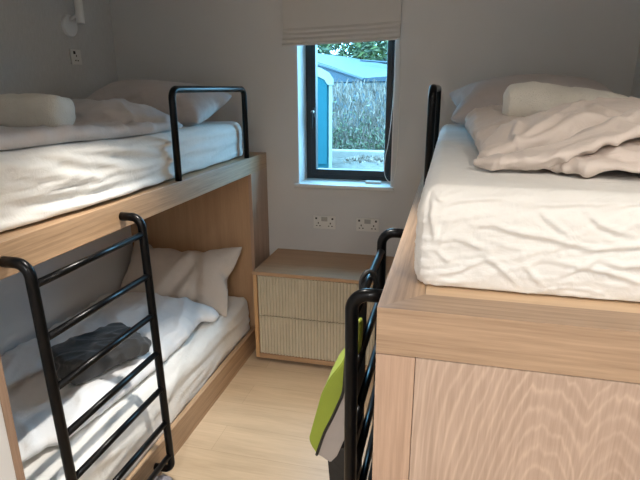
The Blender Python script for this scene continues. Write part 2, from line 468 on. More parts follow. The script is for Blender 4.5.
# ================================================================== BUNK BEDS
TR = .0155
def ladder(parent, xs, xh, y0, y1):
    """hooked steel ladder: xs = stile plane, xh = bed face it is hooked on"""
    L = empty('ladder', ((xs+xh)/2, (y0+y1)/2, .05), parent=parent)
    lean = lambda z: .031*(1.19-z)/1.1            # the foot stands slightly farther from the camera than the hooks
    for y in (y0, y1):
        pts = fillet([(xh, y, 1.189), (xs, y, 1.189), (xs, y+lean(.068), .068), (xh, y+lean(.068), .068)], .053, 9)
        obj('stile', tube(pts, TR, 14), M['black'], L, smooth=True)
    for k in range(7):
        z = 1.126-.1628*k
        obj('rung', tube([(xs, y0+lean(z)+.004, z), (xs, y1+lean(z)-.004, z)], .0115, 12), M['black'], L, smooth=True)
    return L
def guard(parent, x, y0, y1):
    pts = fillet([(x, y0, ZT-.01), (x, y0, 1.632), (x, y1, 1.632), (x, y1, ZT-.01)], .04, 8)
    return obj('guard_rail', tube(pts, TR, 14), M['black'], parent, smooth=True)

BL = empty('bunk_bed', ((XW+XL)/2, (YF+D)/2, 0), 'light oak bunk bed along the left wall with black ladder', 'bunk bed', 'oak bunk beds')
obj('side_rail', box(XL-.085, XL, YF, D, ZT-HR, ZT, .0015), M['oak_y'], BL)
obj('upper_deck', box(XW, XL-.085, YF, D, ZT-HR+.015, ZT-.001), M['oak_y'], BL)
obj('lower_rail', box(XL-.026, XL, YF+.026, 2.85, 0, .142, .0015), M['oak_y'], BL)
obj('base', box(XW, XL-.026, YF+.026, 2.85, 0, .12), M['oak_y'], BL)
obj('headboard', box(XW, XL-.02, 2.85, 2.872, .0, ZT-HR+.015), M['oak_head'], BL)
obj('end_post', box(XL-.02, XL, 2.85, D, 0, ZT-HR, .001), M['oak_z'], BL)
obj('foot_panel', box(XW, XL, YF, YF+.026, 0, ZT-HR, .001), M['oak_z'], BL)
guard(BL, XL-.0165, 2.03, 2.835)
ladder(BL, XL+.080, XL, 1.049, 1.573)

HRR = .0945
BR = empty('bunk_bed', ((XR+XE)/2, (YR+D)/2, 0), 'light oak bunk bed on the right, its grained end panel facing the camera', 'bunk bed', 'oak bunk beds')
mw = .083
def mitre(poly): return prism(poly, 'z', ZT-HRR, ZT)
obj('side_rail', prism([(XR, YR), (XR+mw, YR+mw), (XR+mw, D), (XR, D)], 'z', ZT-HRR, ZT), M['oak_y'], BR)
obj('end_rail', prism([(XR, YR), (XE, YR), (XE, YR+mw), (XR+mw, YR+mw)], 'z', ZT-HRR, ZT), M['oak_x'], BR)
obj('upper_deck', box(XR+mw+.001, XE, YR+mw+.001, D, ZT-HRR+.02, ZT-.002), M['oak_deck'], BR)
obj('corner_stile', box(XR, XR+.0745, YR+.001, YR+.03, 0, ZT-HRR-.0026, .001), M['oak_z'], BR)
obj('end_panel', box(XR+.0757, XE, YR+.002, YR+.028, 0, ZT-HRR-.0026, .001), M['oak_panel'], BR)
obj('headboard', box(XR+.02, XE, 2.85, 2.872, 0, ZT-HRR), M['oak_head'], BR)
obj('end_post', box(XR, XR+.02, 2.85, D, 0, ZT-HRR, .001), M['oak_z'], BR)
obj('lower_rail', box(XR, XR+.026, YR+.03, 2.85, 0, .142, .0015), M['oak_y'], BR)
obj('base', box(XR+.026, XE, YR+.03, 2.85, 0, .12), M['oak_y'], BR)
guard(BR, XR+.038, 2.03, 2.835)
ladder(BR, XR-.08, XR, 1.050, 1.575)

# ================================================================== MATTRESSES
def crease(a, b, lines, amp, wid):
    """height of stitched-in folds: each traced line is a soft ridge with a valley under it"""
    hp, hv = 0.0, 0.0
    for ln in lines:
        best = 9; sg = 0; fade = 1
        n = len(ln)-1
        for i in range(n):
            (x0, y0), (x1, y1) = ln[i], ln[i+1]
            dx, dy = x1-x0, y1-y0; L2 = dx*dx+dy*dy
            t = ((a-x0)*dx+(b-y0)*dy)/L2; tc = min(1, max(0, t))
            ex, ey = a-x0-dx*tc, b-y0-dy*tc; d = math.hypot(ex, ey)
            if d < best:
                best = d; sg = 1 if (dx*ey-dy*ex) > 0 else -1
                u = (i+tc)/n; fade = min(1, .25+3.0*min(u, 1-u))
                w = wid
        if best < wid*5:
            d = best*sg
            hp = max(hp, amp*fade*math.exp(-(d/w)**2)); hv = max(hv, amp*fade*.4*math.exp(-((d+1.8*w)/(1.2*w))**2))
    return hp-hv
CR = [[(-0.023, 1.405), (0.027, 1.422), (0.081, 1.43), (0.136, 1.437)], [(-0.04, 1.444), (-0.021, 1.431), (0.0, 1.415)], [(-0.027, 1.435), (-0.02, 1.378), (-0.009, 1.324)], [(0.012, 1.386), (0.002, 1.357), (-0.009, 1.324)], [(-0.011, 1.324), (0.019, 1.297)], [(0.018, 1.352), (0.048, 1.346), (0.077, 1.328)], [(0.052, 1.38), (0.094, 1.379), (0.139, 1.368), (0.196, 1.361), (0.27, 1.345), (0.341, 1.356), (.45, 1.35), (.6, 1.36)], [(0.076, 1.32), (0.111, 1.297), (0.15, 1.263)], [(-0.004, 1.272), (0.037, 1.284), (0.08, 1.31)], [(0.134, 1.418), (0.234, 1.427), (0.329, 1.433), (.6, 1.437)], [(0.164, 1.417), (0.197, 1.391), (0.229, 1.367)], [(0.155, 1.306), (0.195, 1.264)], [(0.188, 1.319), (0.241, 1.312), (0.301, 1.303), (0.352, 1.288), (.5, 1.28)], [(0.253, 1.413), (0.28, 1.391), (0.339, 1.372)], [(0.226, 1.291), (0.258, 1.309), (0.281, 1.327)], [(0.281, 1.327), (0.324, 1.315), (0.347, 1.32), (.45, 1.31)], [(.5, 1.40), (.6, 1.37), (.75, 1.33)], [(.55, 1.30), (.7, 1.29), (.85, 1.31)]]
CL = [[(1.149, 1.447), (1.36, 1.438), (1.535, 1.431), (1.691, 1.41)], [(1.249, 1.451), (1.404, 1.414), (1.55, 1.37)], [(1.551, 1.429), (1.728, 1.406), (2.031, 1.363)], [(1.139, 1.399), (1.233, 1.377), (1.407, 1.361), (1.619, 1.316)], [(1.278, 1.327), (1.465, 1.311), (1.711, 1.312), (2.023, 1.315)], [(1.126, 1.339), (1.277, 1.324), (1.512, 1.313)], [(1.115, 1.293), (1.267, 1.276), (1.455, 1.264), (1.701, 1.259), (2.012, 1.25)], [(1.378, 1.398), (1.527, 1.387), (1.737, 1.347)], [(1.144, 1.425), (1.246, 1.399), (1.367, 1.39)], [(2.1, 1.42), (2.4, 1.41), (2.75, 1.40)], [(2.15, 1.35), (2.5, 1.34), (2.8, 1.35)], [(1.05, 1.26), (1.3, 1.255), (1.6, 1.25)], [(1.5, 1.345), (1.8, 1.335), (2.1, 1.335)], [(1.1, 1.37), (1.3, 1.345), (1.6, 1.335)], [(1.75, 1.43), (2.0, 1.41), (2.3, 1.40)]]
def fold_left(p, n):
    # upper left: long horizontal swags along the front, bulging in the middle
    f = max(0, (p.x+1.30)/.12); f = min(1, f)
    d = Vector((0, 0, 0))
    if n.x > .2:
        tz = (p.z-ZT)/.22
        mid = math.exp(-((p.y-1.95)/.42)**2)
        bul = .012+.024*math.exp(-((p.y-1.62)/.33)**2)*(1-tz*.7) - .02*math.exp(-((p.y-1.05)/.16)**2)
        q = Vector((p.x, p.y, p.z - .16*(p.y-1.4)*.35))
        w = ridge(q, 1, 1.3, 15, 3, .4, 1.6)*.008 + ridge(q, 1, 3, 34, 8, .4, 4)*.005
        if p.y > 2.05: w *= .6
        w += crease(p.y, p.z, CL, .014, .016)*(1 if p.y < 2.05 else .4)
        d.x += (bul + w-.004)*n.x
    if n.z > .5:
        d.z += mn.noise(p*5)*.006
    d.z += .020*max(0, min(1, (1.9-p.y)/.8))*max(0, (p.z-1.32)/.13)
    if p.z < ZT+.03 and n.x > .1: d.z += .006*mn.noise(Vector((0, p.y*7, 4)))+.004
    if d.z < 0 and p.z < ZT+.01: d.z = 0
    return d
m1 = soft_box(XW+.005, -1.205, 1.0, 2.90, ZT+.002, 1.458, .045, .009, fold_left, 'mattress', M['sheet'])
tag(m1, 'mattress in a white sheet behind the guard rail of the upper left bunk', 'mattress', 'sheeted mattresses')
def fold_low(p, n):
    d = Vector((0, 0, 0))
    a = Vector((p.x, p.y, p.z))
    w = ridge(Vector((p.x*.9+p.y*.25, p.y, p.z)), 13, 1.5, 4, 5, .5, 1.8)*.016
    near = min(1, max(0, (p.x+1.55)/.3))
    if n.z > .3: d.z += w*near + mn.noise(p*4)*.005
    if n.x > .3: d.x += ridge(p, 1, 2.2, 16, 2, .5, 1.8)*.012*n.x - .006
    return d
m2 = soft_box(-2.000, -1.172, YF+.03, 2.846, .122, .362, .06, .016, fold_low, 'mattress', M['sheet'])
tag(m2, 'mattress in a creased white sheet on the lower left bunk', 'mattress', 'sheeted mattresses')
def fold_right(p, n):
    d = Vector((0, 0, 0))
    tz = (p.z-ZT)/.215
    side = min(1, max(0, (max(-n.y, -n.x)-.12)/.45)); side = side*side*(3-2*side)
    if side > 0:
        q = Vector((p.x+p.y, 0, p.z))
        skew = Vector((q.x*.8+q.z*.9, 0, q.z*1.1-q.x*.28))
        w = ridge(skew, 3.2, 1, 11, 4, .7, 2.2)*.004 + ridge(skew, 9, 1, 34, 9, .6, 6)*.0045 + ridge(Vector((skew.z, 0, skew.x)), 22, 1, 9, 19, .6, 7)*.0025
        fr = min(1, max(0, (-n.y-.25)/.5))
        if fr > 0: w += fr*crease(p.x, p.z, CR, .0072, .0046)
        lower = 1-.8*min(1, max(0, (tz-.75)/.25))
        belly = .018*math.sin(math.pi*min(1, max(0, tz*1.1)))
        flare = .008*max(0, 1-tz*3.2)*(0.6+.8*mn.noise(Vector((q.x*5, 0, 2))))
        seam = -.006*math.exp(-((tz-.80)/.05)**2)
        h = w*lower + belly*.5 + flare + seam - .006
        d += Vector((min(0, n.x), min(0, n.y), 0)).normalized()*h*side*(1 if -n.y > -n.x else .45)
    if n.z > .5: d.z += mn.noise(p*4)*.005
    if p.z < ZT+.02 and n.z > -.7: d.z += max(0, .010*mn.noise(Vector((p.x*6, p.y*6, 1))))
    return d
m3 = soft_box(-.052, XE-.006, .998, 2.895, ZT+.002, 1.458, .042, (.0048, .010, .0048), fold_right, 'mattress', M['sheet'])
tag(m3, 'thick mattress in a crumpled cream-white sheet on the right bunk', 'mattress', 'sheeted mattresses')

# ================================================================== BEDDING, UPPER LEFT
p1 = pillow('pillow', M['pillow_grey'], .78, .50, .23, frame_matrix((-1.61, 2.63, 1.558), (1, 0, -.07), (0, .95, .25)))
tag(p1, 'grey pillow at the window end of the upper left bunk, behind the duvet', 'pillow', 'bed pillows')
b = superslab([(-1.70, 1.03, 1.490), (-1.70, 1.2, 1.490), (-1.70, 1.5, 1.483), (-1.70, 1.8, 1.474), (-1.70, 2.1, 1.471), (-1.70, 2.3, 1.469)], [(.40, .012), (.445, .017), (.455, .017), (.45, .017), (.46, .017), (.44, .01)], 5)
tube([(-1.262, 1.06, 1.488), (-1.245, 1.2, 1.486), (-1.243, 1.35, 1.486), (-1.255, 1.5, 1.484), (-1.247, 1.7, 1.475), (-1.25, 1.9, 1.470), (-1.238, 2.1, 1.468), (-1.25, 2.25, 1.466)], [(.03, .018), (.035, .024), (.03, .026), (.035, .027), (.03, .024), (.035, .024), (.03, .022), (.02, .014)], 12, b)
superslab([(-2.12, 2.10, 1.50), (-1.95, 2.12, 1.515), (-1.75, 2.14, 1.522), (-1.55, 2.15, 1.525), (-1.40, 2.16, 1.51), (-1.28, 2.17, 1.49), (-1.225, 2.18, 1.478)], [(.10, .03), (.15, .05), (.16, .058), (.16, .062), (.15, .045), (.11, .022), (.05, .01)], 2.4, bm=b)
def f1(p, n):
    q = Vector((p.x*.8+p.y*.5, p.y-p.x*.4, p.z))
    return ridge(q, 9, 3, 6, 6, .6, 3)*.013 + ridge(q, 18, 6, 6, 12, .6, 4)*.007 - .004 if n.z > -.3 else 0
d1 = sculpt('duvet', b, M['duvet_grey'], .013, 4, f1)
tag(d1, 'rumpled grey duvet lying on the upper left bunk', 'duvet', 'duvets')
def roll(name, path, widths, seed, power=2.3):
    b = superslab(path, widths, power, 40)
    def f(p, n): return mn.noise(p*16+Vector((seed, 0, 0)))*.006 + mn.noise(p*45)*.0025 + ridge(p, 4, 10, 10, seed, .5, 2)*.006
    return sculpt(name, b, M['towel'], .009, 3, f)
t1 = roll('towel', [(-1.95, 1.66, 1.548), (-1.93, 1.665, 1.55), (-1.75, 1.70, 1.55), (-1.55, 1.735, 1.548), (-1.485, 1.746, 1.545), (-1.465, 1.75, 1.545), (-1.46, 1.751, 1.545)], [(.06, .04), (.085, .06), (.088, .064), (.09, .066), (.09, .064), (.08, .056), (.05, .04)], 2, 2.7)
tag(t1, 'cream rolled towel on the grey duvet of the left bunk', 'towel', 'rolled towels')

# ================================================================== BEDDING, LOWER LEFT
p2 = pillow('pillow', M['pillow_beige'], .80, .48, .17, frame_matrix((-1.585, 2.665, .522), (1, -.05, .015), (0, .55, .72)), (-1, 1))
tag(p2, 'beige pillow leaning on the headboard of the lower left bunk', 'pillow', 'bed pillows')
b = superslab([(-1.66, 1.13, .385), (-1.665, 1.25, .395), (-1.655, 1.6, .40), (-1.625, 2.0, .405), (-1.62, 2.35, .41), (-1.62, 2.50, .40)], [(.28, .018), (.32, .035), (.345, .04), (.365, .042), (.35, .045), (.33, .025)], 3.4)
superslab([(-1.94, 2.42, .42), (-1.7, 2.43, .43), (-1.45, 2.43, .425), (-1.27, 2.42, .408), (-1.225, 2.40, .395), (-1.205, 2.39, .388)], [(.07, .04), (.08, .045), (.08, .042), (.065, .036), (.045, .022), (.02, .012)], 2.4, bm=b)
superslab([(-1.34, 2.4, .40), (-1.32, 2.1, .395), (-1.33, 1.7, .392), (-1.37, 1.3, .388)], [(.06, .03), (.07, .034), (.07, .03), (.06, .025)], 2.4, bm=b)
def f2(p, n):
    q = Vector((p.x*.7+p.y*.6, p.y*.8-p.x*.5, p.z))
    return ridge(q, 7, 3, 5, 15, .6, 3.5)*.014 + ridge(q, 15, 6, 6, 21, .6, 5)*.008 - .004 if n.z > -.3 else 0
d2 = sculpt('duvet', b, M['duvet_white'], .013, 4, f2)
tag(d2, 'white duvet spread over the lower left bunk', 'duvet', 'duvets')
ax = Vector((-1.365, 1.915, 0))-Vector((-1.545, 1.555, 0))
def bp(t, z): return Vector((-1.56, 1.565, z+.008))+ax*t
b = superslab([bp(.06, .472), bp(.075, .480), bp(.3, .488), bp(.6, .490), bp(.92, .488), bp(.96, .482), bp(.97, .476)], [(.11, .026), (.13, .036), (.132, .040), (.132, .040), (.13, .038), (.125, .032), (.11, .022)], 5)
superslab([bp(.08, .524), bp(.10, .532), bp(.3, .536), bp(.8, .536), bp(.92, .530), bp(.935, .524)], [(.105, .010), (.118, .015), (.12, .015), (.12, .015), (.115, .014), (.10, .008)], 5, bm=b)
def f3(p, n): return ridge(Vector((p.x*.9+p.y*.43, p.y*.9-p.x*.43, p.z)), 5, 16, 12, 31, .6, 3)*.012-.004
th = sculpt('blanket', b, M['throw'], .008, 1, f3)
tag(th, 'dark grey folded blanket lying on the white duvet', 'blanket')

# ================================================================== BEDDING, RIGHT
p3 = pillow('pillow', M['pillow_grey'], .76, .50, .25, frame_matrix((.365, 2.61, 1.560), (1, .03, .02), (0, .95, .22)), (1, -1))
tag(p3, 'mauve-grey pillow at the window end of the right bunk', 'pillow', 'bed pillows')
b = superslab([(.085, 1.28, 1.470), (.12, 1.32, 1.484), (.19, 1.38, 1.510), (.28, 1.44, 1.534), (.40, 1.50, 1.552), (.60, 1.52, 1.552), (.88, 1.54, 1.55)], [(.012, .006), (.06, .022), (.11, .040), (.14, .044), (.15, .046), (.15, .046), (.15, .04)], 2.4)
superslab([(.060, 1.245, 1.464), (.12, 1.225, 1.470), (.20, 1.215, 1.484), (.27, 1.215, 1.508), (.34, 1.225, 1.540), (.40, 1.24, 1.562), (.46, 1.26, 1.568), (.62, 1.28, 1.562), (.80, 1.30, 1.555)], [(.012, .006), (.035, .010), (.045, .012), (.05, .013), (.055, .014), (.06, .016), (.065, .016), (.06, .018), (.05, .015)], 2.2, bm=b)
superslab([(.12, 1.34, 1.475), (.20, 1.38, 1.49), (.30, 1.41, 1.52), (.42, 1.44, 1.548), (.6, 1.46, 1.548), (.85, 1.48, 1.54)], [(.05, .012), (.07, .02), (.10, .028), (.11, .03), (.11, .03), (.11, .03)], 2.4, bm=b)
superslab([(.17, 1.245, 1.462), (.25, 1.24, 1.468), (.33, 1.245, 1.478), (.42, 1.25, 1.488), (.55, 1.255, 1.492), (.70, 1.26, 1.492), (.86, 1.28, 1.485)], [(.02, .005), (.05, .011), (.065, .020), (.075, .030), (.08, .034), (.08, .034), (.07, .025)], 2.4, bm=b)
superslab([(.245, 1.195, 1.468), (.30, 1.180, 1.472), (.40, 1.178, 1.474), (.55, 1.18, 1.475)], [(.02, .008), (.03, .011), (.03, .012), (.03, .012)], 2.2, bm=b)
superslab([(.20, 1.3, 1.475), (.24, 1.6, 1.485), (.28, 1.95, 1.49), (.30, 2.25, 1.485)], [(.12, .02), (.16, .03), (.2, .03), (.2, .02)], 3, bm=b)
superslab([(.60, 1.4, 1.485), (.62, 1.7, 1.495), (.62, 2.0, 1.49)], [(.25, .03), (.25, .035), (.22, .03)], 3, bm=b)
superslab([(.15, 1.62, 1.48), (.165, 1.85, 1.495), (.175, 2.1, 1.505), (.20, 2.28, 1.505), (.21, 2.38, 1.49)], [(.05, .018), (.09, .035), (.115, .05), (.11, .05), (.06, .02)], 2.4, bm=b)
CD = [[(0.127, 1.477), (0.219, 1.519), (0.286, 1.557), (0.339, 1.56), (0.395, 1.554)], [(0.131, 1.49), (0.189, 1.512), (0.248, 1.541), (0.321, 1.589)], [(0.148, 1.529), (0.164, 1.479)], [(0.32, 1.597), (0.352, 1.581), (0.393, 1.567)], [(0.233, 1.493), (0.266, 1.476), (0.299, 1.461)], [(0.272, 1.513), (0.324, 1.497), (0.405, 1.49), (.6, 1.49)], [(0.31, 1.529), (0.341, 1.521), (0.388, 1.533), (.6, 1.535)], [(0.327, 1.477), (0.368, 1.47), (0.407, 1.475)], [(0.173, 1.562), (0.14, 1.506)], [(0.234, 1.571), (0.186, 1.536)]]
def f4(p, n):
    fr = min(1, max(0, (-n.y+.2)/.4)) if p.y < 1.5 else 0
    return f4base(p) + (fr*crease(p.x, p.z, CD, .010, .0065) if fr else 0)
def f4base(p):
    q = Vector((p.x, p.y, p.z-.45*(p.x-.3)))
    return ridge(q, 3.5, 6, 15, 41, .7, 3.2)*.013 + ridge(q, 8, 10, 24, 44, .6, 4)*.006 - .003
d3 = sculpt('duvet', b, M['duvet_beige'], .006, 3, f4)
tag(d3, 'blush-beige duvet thrown back in folds on the right bunk', 'duvet', 'duvets')
t2 = roll('towel', [(.185, 2.01, 1.572), (.205, 2.005, 1.575), (.27, 2.0, 1.582), (.40, 1.98, 1.568), (.50, 1.96, 1.562), (.555, 1.955, 1.552), (.575, 1.95, 1.548)], [(.05, .04), (.085, .062), (.095, .066), (.09, .062), (.088, .058), (.08, .052), (.05, .03)], 5)
tag(t2, 'cream rolled towel on the beige duvet of the right bunk', 'towel', 'rolled towels')

# ================================================================== CABINET
NX0, NX1, NY0, NZ = -1.079, -.15, 2.6546, .5975
DB = D-.002
cab = empty('drawer_cabinet', ((NX0+NX1)/2, (NY0+D)/2, 0), 'low oak cabinet with two cream fluted drawers under the window', 'cabinet')
tk = .022
obj('top_panel', box(NX0, NX1, NY0, DB, NZ-tk, NZ, .0015), M['night_x'], cab)
obj('bottom_panel', box(NX0+tk, NX1-tk, NY0, DB, .032, .032+tk+.006, .001), M['night_x'], cab)
for x in (NX0, NX1-tk): obj('side_panel', box(x, x+tk, NY0, DB, .032, NZ-tk, .001), M['night_z'], cab)
obj('plinth', box(NX0+.04, NX1-.04, NY0+.05, DB, 0, .033), M['pin'], cab)
obj('inner_carcass', box(NX0+tk+.001, NX1-tk-.001, NY0+.03, DB-.002, .062, NZ-tk-.001), M['pin'], cab)
def fluted(x0, x1, z0, z1, y):
    pitch = .0195; n = int(round((x1-x0)/pitch)); pitch = (x1-x0)/n; poly = []
    for i in range(n):
        for u, dp in ((0, 0), (.10, 0), (.16, .006), (.34, .0085), (.62, .0085), (.84, .006), (.90, 0)):
            poly.append((x0+(i+u)*pitch, y-dp))
    poly.append((x1, y)); poly += [(x1, y+.018), (x0, y+.018)]
    b = bmesh.new()
    A = [b.verts.new((u, v, z0)) for u, v in poly]; B = [b.verts.new((u, v, z1)) for u, v in poly]
    n = len(poly)
    for i in range(n): b.faces.new((A[i], A[(i+1) % n], B[(i+1) % n], B[i]))
    b.faces.new(A); b.faces.new(B)
    return b
zm = .318
obj('drawer', fluted(NX0+tk+.003, NX1-tk-.003, zm+.003, NZ-tk-.004, NY0+.011), M['flute'], cab)
obj('drawer', fluted(NX0+tk+.003, NX1-tk-.003, .032+tk+.010, zm-.003, NY0+.011), M['flute'], cab)

# ================================================================== WALL FITTINGS
def outlet_pins(bm, cx, cz, y):
    box(cx-.0035, cx+.0035, y-.0006, y+.002, cz+.004, cz+.0145, bm=bm)
    box(cx-.0155, cx-.0065, y-.0006, y+.002, cz-.012, cz-.006, bm=bm); box(cx+.0065, cx+.0155, y-.0006, y+.002, cz-.012, cz-.006, bm=bm)
def double_socket(xc, zc, label):
    o = empty('double_socket', (xc, D, zc-.043), label, 'socket', 'double sockets on the window wall')
    y = D-.010
    obj('plate', box(xc-.073, xc+.073, y, D, zc-.043, zc+.043, .003), M['plastic'], o)
    for s in (-1, 1):
        obj('switch', box(xc+s*.054-.006, xc+s*.054+.006, y-.003, y+.002, zc+.020, zc+.032, .0015), M['pin'], o)
        b = bmesh.new(); outlet_pins(b, xc+s*.040, zc-.014, y); obj('pin_holes', b, M['pin'], o)
    obj('usb_panel', box(xc-.020, xc+.020, y-.0012, y+.002, zc+.008, zc+.036, .001), M['grey_plastic'], o)
double_socket(-.7537, .7985, 'white double wall socket below the middle of the window')
double_socket(-.4709, .7985, 'white double wall socket below the right edge of the window, nearest the ladder')
so = empty('single_socket', (XW, 2.737, 1.773), 'small white single socket on the wallpapered wall below the lamp', 'socket')
obj('plate', box(XW, XW+.010, 2.694, 2.780, 1.773, 1.859, .003), M['plastic'], so)
obj('switch', box(XW+.008, XW+.013, 2.714, 2.730, 1.832, 1.849, .0015), M['pin'], so)
b = bmesh.new(); x = XW+.010
for (yy, zz, hy, hz) in ((2.737, 1.823, .0035, .006), (2.727, 1.797, .005, .0035), (2.747, 1.797, .005, .0035)): box(x-.002, x+.0006, yy-hy, yy+hy, zz-hz, zz+hz, bm=b)
obj('pin_holes', b, M['pin'], so)
wl = empty('wall_lamp', (XW, 2.72, 1.95), 'white wall spotlight with round base above the left bunk', 'lamp')
obj('wall_plate', lathe([(.004, 0), (.060, 0), (.060, .012), (.055, .018), (.004, .018)], (XW, 2.715, 1.985), 32, 'x'), M['white_paint'], wl, smooth=False)
obj('arm', tube([(XW+.015, 2.715, 2.02), (XW+.07, 2.715, 2.04)], .009, 10), M['white_paint'], wl, smooth=True)
obj('lamp_shade', lathe([(.004, 0), (.021, 0), (.023, .004), (.023, .145), (.019, .15), (.004, .15)], (XW+.085, 2.715, 1.995), 24), M['white_paint'], wl, smooth=False)

# roman blind: flat fabric with stacked hem folds
BX0, BX1 = -1.0, -.307
rb = empty('roman_blind', ((BX0+BX1)/2, D-.02, 1.93), 'off-white roman blind drawn up over the window', 'blind')
prof = [(D-.012, CEIL-.04)]
fr = [(D-.026, CEIL-.04), (D-.030, 1.985), (D-.038, 1.970), (D-.034, 1.958), (D-.042, 1.944), (D-.040, 1.932), (D-.050, 1.918), (D-.048, 1.904), (D-.056, 1.892), (D-.052, 1.885), (D-.020, 1.888), (D-.012, 1.92)]
b = bmesh.new(); nx = 40; rows = []
for i in range(nx+1):
    x = BX0+(BX1-BX0)*i/nx
    row = []
    for (y, z) in prof+fr:
        sag = .006*math.sin(math.pi*i/nx)*(1 if z < 2.0 else .0)
        row.append(b.verts.new((x + .012*(0 if z > 2.02 else 0), y+mn.noise(Vector((x*5, z*4, 2)))*.003, z-sag*.4+((-.010+.020*i/nx) if z < 2.0 else 0)+mn.noise(Vector((x*7, 0, z*3)))*.002)))
    rows.append(row)
n = len(rows[0])
for a, c in zip(rows, rows[1:]):
    for k in range(n): b.faces.new((a[k], a[(k+1) % n], c[(k+1) % n], c[k]))
b.faces.new(rows[0]); b.faces.new(rows[-1])
obj('fabric', b, M['blind'], rb)
obj('headrail', box(BX0+.005, BX1-.005, D-.040, D, CEIL-.045, CEIL-.005, .002), M['white_paint'], rb)
pts = [(-.335, D-.028, 2.36), (-.333, D-.02, 1.92), (-.335, D-.012, 1.6), (-.352, D-.012, 1.35), (-.372, D-.012, 1.22), (-.372, D-.014, 1.13), (-.345, D-.016, 1.085), (-.315, D-.016, 1.10), (-.300, D-.014, 1.25), (-.298, D-.012, 1.6), (-.31, D-.018, 1.92), (-.318, D-.028, 2.36)]
def smooth_path(P, n=6):
    P = [Vector(p) for p in P]; out = []
    for i in range(len(P)-1):
        p0, p1, p2, p3 = P[max(i-1, 0)], P[i], P[i+1], P[min(i+2, len(P)-1)]
        for k in range(n):
            t = k/n
            out.append(.5*((2*p1)+(p2-p0)*t+(2*p0-5*p1+4*p2-p3)*t*t+(3*p1-p0-3*p2+p3)*t**3))
    out.append(P[-1]); return out
obj('pull_cord', tube(smooth_path(pts), .0022, 6), M['plastic'], rb, smooth=True)
tag(obj('card_holder', box(-.505, -.405, D+.07, D+.125, WZ0+.0005, WZ0+.014, .004), M['plastic']), 'small flat white plastic box lying on the window sill', 'box')

# recessed ceiling downlights (above the picture); the rearmost one is added for fill light
LIGHTS = [(-.65, 1.42, 'white recessed downlight in the ceiling over the aisle between the bunks'), (.66, .15, 'white recessed downlight in the ceiling over the right bunk'), (-.15, -1.2, 'added unseen fill downlight in the ceiling behind the camera')]
for (x, y, lab) in LIGHTS:
    o = empty('downlight', (x, y, CEIL-.012), lab, 'ceiling light', 'recessed ceiling downlights')
    obj('bezel', lathe([(.036, .012), (.036, .004), (.038, 0), (.048, 0), (.050, .006), (.050, .012)], (x, y, CEIL-.012), 28), M['white_paint'], o)
    obj('lens', lathe([(.003, .006), (.034, .006), (.034, .010), (.003, .010)], (x, y, CEIL-.012), 24), M['lamp_glow'], o)

# ================================================================== BAG ON THE RIGHT LADDER
xs = XR-.08
bag = empty('backpack', (-.27, 1.33, .57), 'lime green and grey backpack with black piping hanging from the right bunk ladder', 'backpack')
outer = [(-.203, 1.075), (-.222, .99), (-.240, .925), (-.278, .865), (-.300, .815), (-.328, .70), (-.337, .662), (-.331, .640), (-.313, .612)]
inner = [(-.214, 1.06), (-.226, .97), (-.232, .90), (-.236, .835), (-.252, .785), (-.270, .738), (-.290, .69), (-.305, .64), (-.313, .612)]
def soft_prism(poly, y0, y1, name, mat, bev=.012):
    b = prism(poly, 'y', y0, y1)
    bmesh.ops.recalc_face_normals(b, faces=b.faces)
    bmesh.ops.bevel(b, geom=[e for e in b.edges], offset=bev, segments=2, affect='EDGES', clamp_overlap=True)
    return obj(name, b, mat, bag, smooth=False)
soft_prism(outer+inner[::-1][1:], 1.20, 1.35, 'front_shell', M['green'], .004)
soft_prism(inner+[(-.274, .590), (-.255, .615), (-.234, .674), (-.212, .72), (-.209, 1.06)], 1.203, 1.347, 'body', M['bag_grey'], .003)
for y in (1.200, 1.350): obj('piping', tube(smooth_path([(u-.001, y, w) for u, w in inner], 3), .0042, 8), M['bag_black'], bag, smooth=True)
b = box(-.2115, xs-.012-.006, 1.19, 1.40, .50, 1.10, .004)
prism([(-.284, .605), (-.262, .63), (-.205, .66), (-.205, .44), (-.262, .43), (-.276, .50)], 'y', 1.21, 1.36, bm=b)
obj('back_panel', b, M['bag_black'], bag)
obj('grab_loop', tube(smooth_path([(-.205, 1.285, 1.085), (-.208, 1.285, 1.125), (-.196, 1.29, 1.152), (-.180, 1.30, 1.150), (-.172, 1.31, 1.12), (-.176, 1.325, 1.095)], 5), .0065, 8), M['bag_black'], bag, smooth=True)
obj('shoulder_strap', tube(smooth_path([(-.1935, 1.185, 1.065), (-.1915, 1.182, 1.045), (-.1935, 1.180, .99), (-.199, 1.182, .93)], 4), [(.004, .012), (.006, .016), (.007, .018), (.0075, .018)]+[(.0075, .018)]*5+[(.006, .016)]*3+[(.003, .010)], 10), M['green'], bag, smooth=True)

# grey slipper at the foot of the left ladder
b = superslab([(-1.072, 1.32, .034), (-1.072, 1.35, .044), (-1.071, 1.42, .042), (-1.070, 1.49, .046), (-1.070, 1.535, .047), (-1.070, 1.562, .040), (-1.070, 1.574, .03)], [(.026, .026), (.036, .040), (.036, .038), (.043, .043), (.044, .042), (.034, .030), (.016, .014)], 2.3)
def f5(p, n): return mn.noise(p*40)*.002
sh = sculpt('slipper', b, M['shoe'], .007, 2, f5)
tag(sh, 'dark grey felt slipper on the floor under the left ladder', 'slipper')

